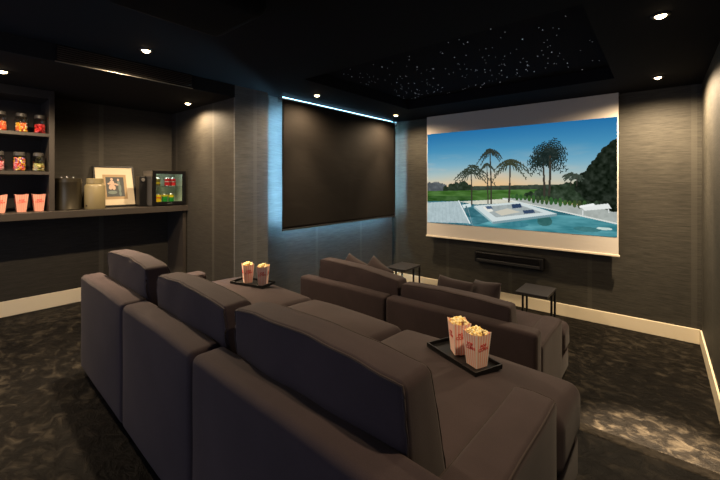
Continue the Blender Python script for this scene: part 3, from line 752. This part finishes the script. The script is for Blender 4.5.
for q_ in ((-.030, .318, .013, .016, 1), (-.030, .278, .024, .026, 1), (-.058, .268, .016, .010, 1), (.002, .262, .018, .010, 1), (-.046, .222, .017, .024, 1), (-.014, .220, .017, .026, 1), (-.032, .244, .026, .014, 1),
           (.034, .312, .011, .014, 1), (.036, .275, .014, .026, 2), (.022, .255, .016, .010, 1), (.044, .215, .015, .045, 2), (-.03, .165, .045, .020, 2), (.045, .150, .012, .03, 2)): disc(*q_)
link('print', bm, [M['print_bg'], M['print_a'], M['print_b']], t, False)

t = thing('speaker_box', 'slim black box with a round dial beside the mini fridge', 'speaker', (-4.55, 1.594, CZ))
bm = bmesh.new(); box(bm, -.11, 0, -.036, .036, 0, .345, .004); link('body', bm, M['black'], t, False)
bm = bmesh.new(); lathe(bm, [(0, .012), (.017, .012), (.021, 0), (0, 0)], 20, 0, Matrix.Translation((0, 0, .305)) @ Matrix.Rotation(PI/2, 4, 'Y')); link('dial', bm, M['fridge_side'], t)

# mini fridge
FX, FY0, FY1, FH = -4.405, 1.642, 2.012, .408
t = thing('mini_fridge', 'small black glass-door drinks fridge at the counter end', 'fridge', (FX, (FY0+FY1)/2, CZ+.001)); w = (FY1-FY0)/2; d = .27
bm = bmesh.new()
box(bm, -d, -.022, -w, -w+.02, .01, FH); box(bm, -d, -.022, w-.02, w, .01, FH); box(bm, -d, -.022, -w+.02, w-.02, FH-.02, FH); box(bm, -d, -.022, -w+.02, w-.02, .01, .03); box(bm, -d, -d+.02, -w+.02, w-.02, .03, FH-.02)
for fy in (-w+.03, w-.03): box(bm, -d+.03, -.03, fy-.012, fy+.012, 0, .011)
link('cabinet', bm, M['fridge_side'], t, False)
bm = bmesh.new(); a, b, c0, c1 = -w+.021, w-.021, .031, FH-.021
box(bm, -d+.021, -d+.024, a, b, c0, c1); box(bm, -d+.024, -.024, a, a+.003, c0, c1); box(bm, -d+.024, -.024, b-.003, b, c0, c1); box(bm, -d+.024, -.024, a+.003, b-.003, c0, c0+.006); box(bm, -d+.024, -.024, a+.003, b-.003, c1-.003, c1)
link('liner', bm, M['fridge_in'], t, False)
bm = bmesh.new(); box(bm, -d+.03, -.03, a+.004, b-.004, .222, .226); link('wire_shelf', bm, M['fridgeglass'], t, False)
bm = bmesh.new(); box(bm, -.045, -.032, a+.02, b-.02, c1-.012, c1-.004); link('lamp', bm, M['fridge_lamp'], t, False)
bm = bmesh.new(); q = .036
for bb in ((-w, w, .008, .008+q+.008), (-w, w, FH-q, FH), (-w, -w+q, .008+q+.008, FH-q), (w-q, w, .008+q+.008, FH-q)): box(bm, -.021, 0, *bb, .0015)
dr = link('door', bm, M['blackgloss'], t, False)
bm = bmesh.new(); box(bm, -.013, -.009, -w+q-.004, w-q+.004, .05, FH-q+.004); link('glass_pane', bm, M['fridgeglass'], dr, False)
bm = bmesh.new(); box(bm, 0, .0015, -.028, .028, .022, .034, .001); link('badge', bm, M['chrome'], dr, False)
def can(label, y, z, x, body, band):
    t = thing('drink_can', label, 'can', (FX+x, (FY0+FY1)/2+y, CZ+z), 0, 'drink cans in the mini fridge')
    r = .030; h = .105
    bm = bmesh.new(); lathe(bm, [(0, .004), (r-.010, 0), (r-.004, .004), (r, .012), (r, h-.014), (r-.006, h-.003), (r-.007, h), (r-.009, h-.002), (0, h-.004)], 24); link('can_body', bm, M['chrome'], t)
    bm = bmesh.new(); lathe(bm, [(r+.0003, .012), (r+.0003, h-.014)], 24); l_ = link('printed_sleeve', bm, body, t)
    bm = bmesh.new(); lathe(bm, [(r+.0007, band[1]), (r+.0007, band[2])], 24); link('printed_band', bm, band[0], l_)
cr, cg, cy, cw, cb = (mat(n_, lin(*c), .35, metal=.2) for n_, c in (('can_red', (206, 22, 30)), ('can_green', (20, 140, 48)), ('can_yellow', (236, 200, 30)), ('can_white', (235, 220, 215)), ('can_olive', (120, 104, 48))))
can('red drink can on the upper fridge shelf, left of two', .005, .228, -.085, cr, (cw, .052, .060))
can('red drink can on the upper fridge shelf, right of two', .071, .228, -.085, cr, (cw, .052, .060))
can('olive drink can at the upper left of the fridge', -.098, .228, -.10, cb, (cy, .03, .05))
can('yellow drink can at the lower left of the fridge', -.093, .039, -.085, cy, (cr, .05, .065))
can('green drink can with yellow top at the bottom middle of the fridge', -.022, .039, -.085, cg, (cy, .072, .088))
can('green drink can with yellow top at the bottom right of the fridge', .050, .039, -.085, cg, (cy, .06, .088))

# ------------------------------------------------------------------ world, camera, colour
w = bpy.data.worlds.new('rear_room_daylight'); bpy.context.scene.world = w; w.use_nodes = True
w.node_tree.nodes['Background'].inputs[0].default_value = (.62, .68, .92, 1); w.node_tree.nodes['Background'].inputs[1].default_value = 1.2
cam = bpy.data.cameras.new('camera'); co_ = bpy.data.objects.new('camera', cam); C.objects.link(co_)
co_.location = (0, 0, 1.65); co_.rotation_euler = (PI/2, 0, math.radians(39.689))
cam.sensor_width = 36; cam.lens = 361/720*36; cam.shift_y = (182-240)/720; cam.clip_start = .02
sc = bpy.context.scene; sc.camera = co_
sc.view_settings.view_transform = 'Standard'; sc.view_settings.look = 'None'; sc.view_settings.exposure = 0; sc.view_settings.gamma = 1; sc.view_settings.use_curve_mapping = False
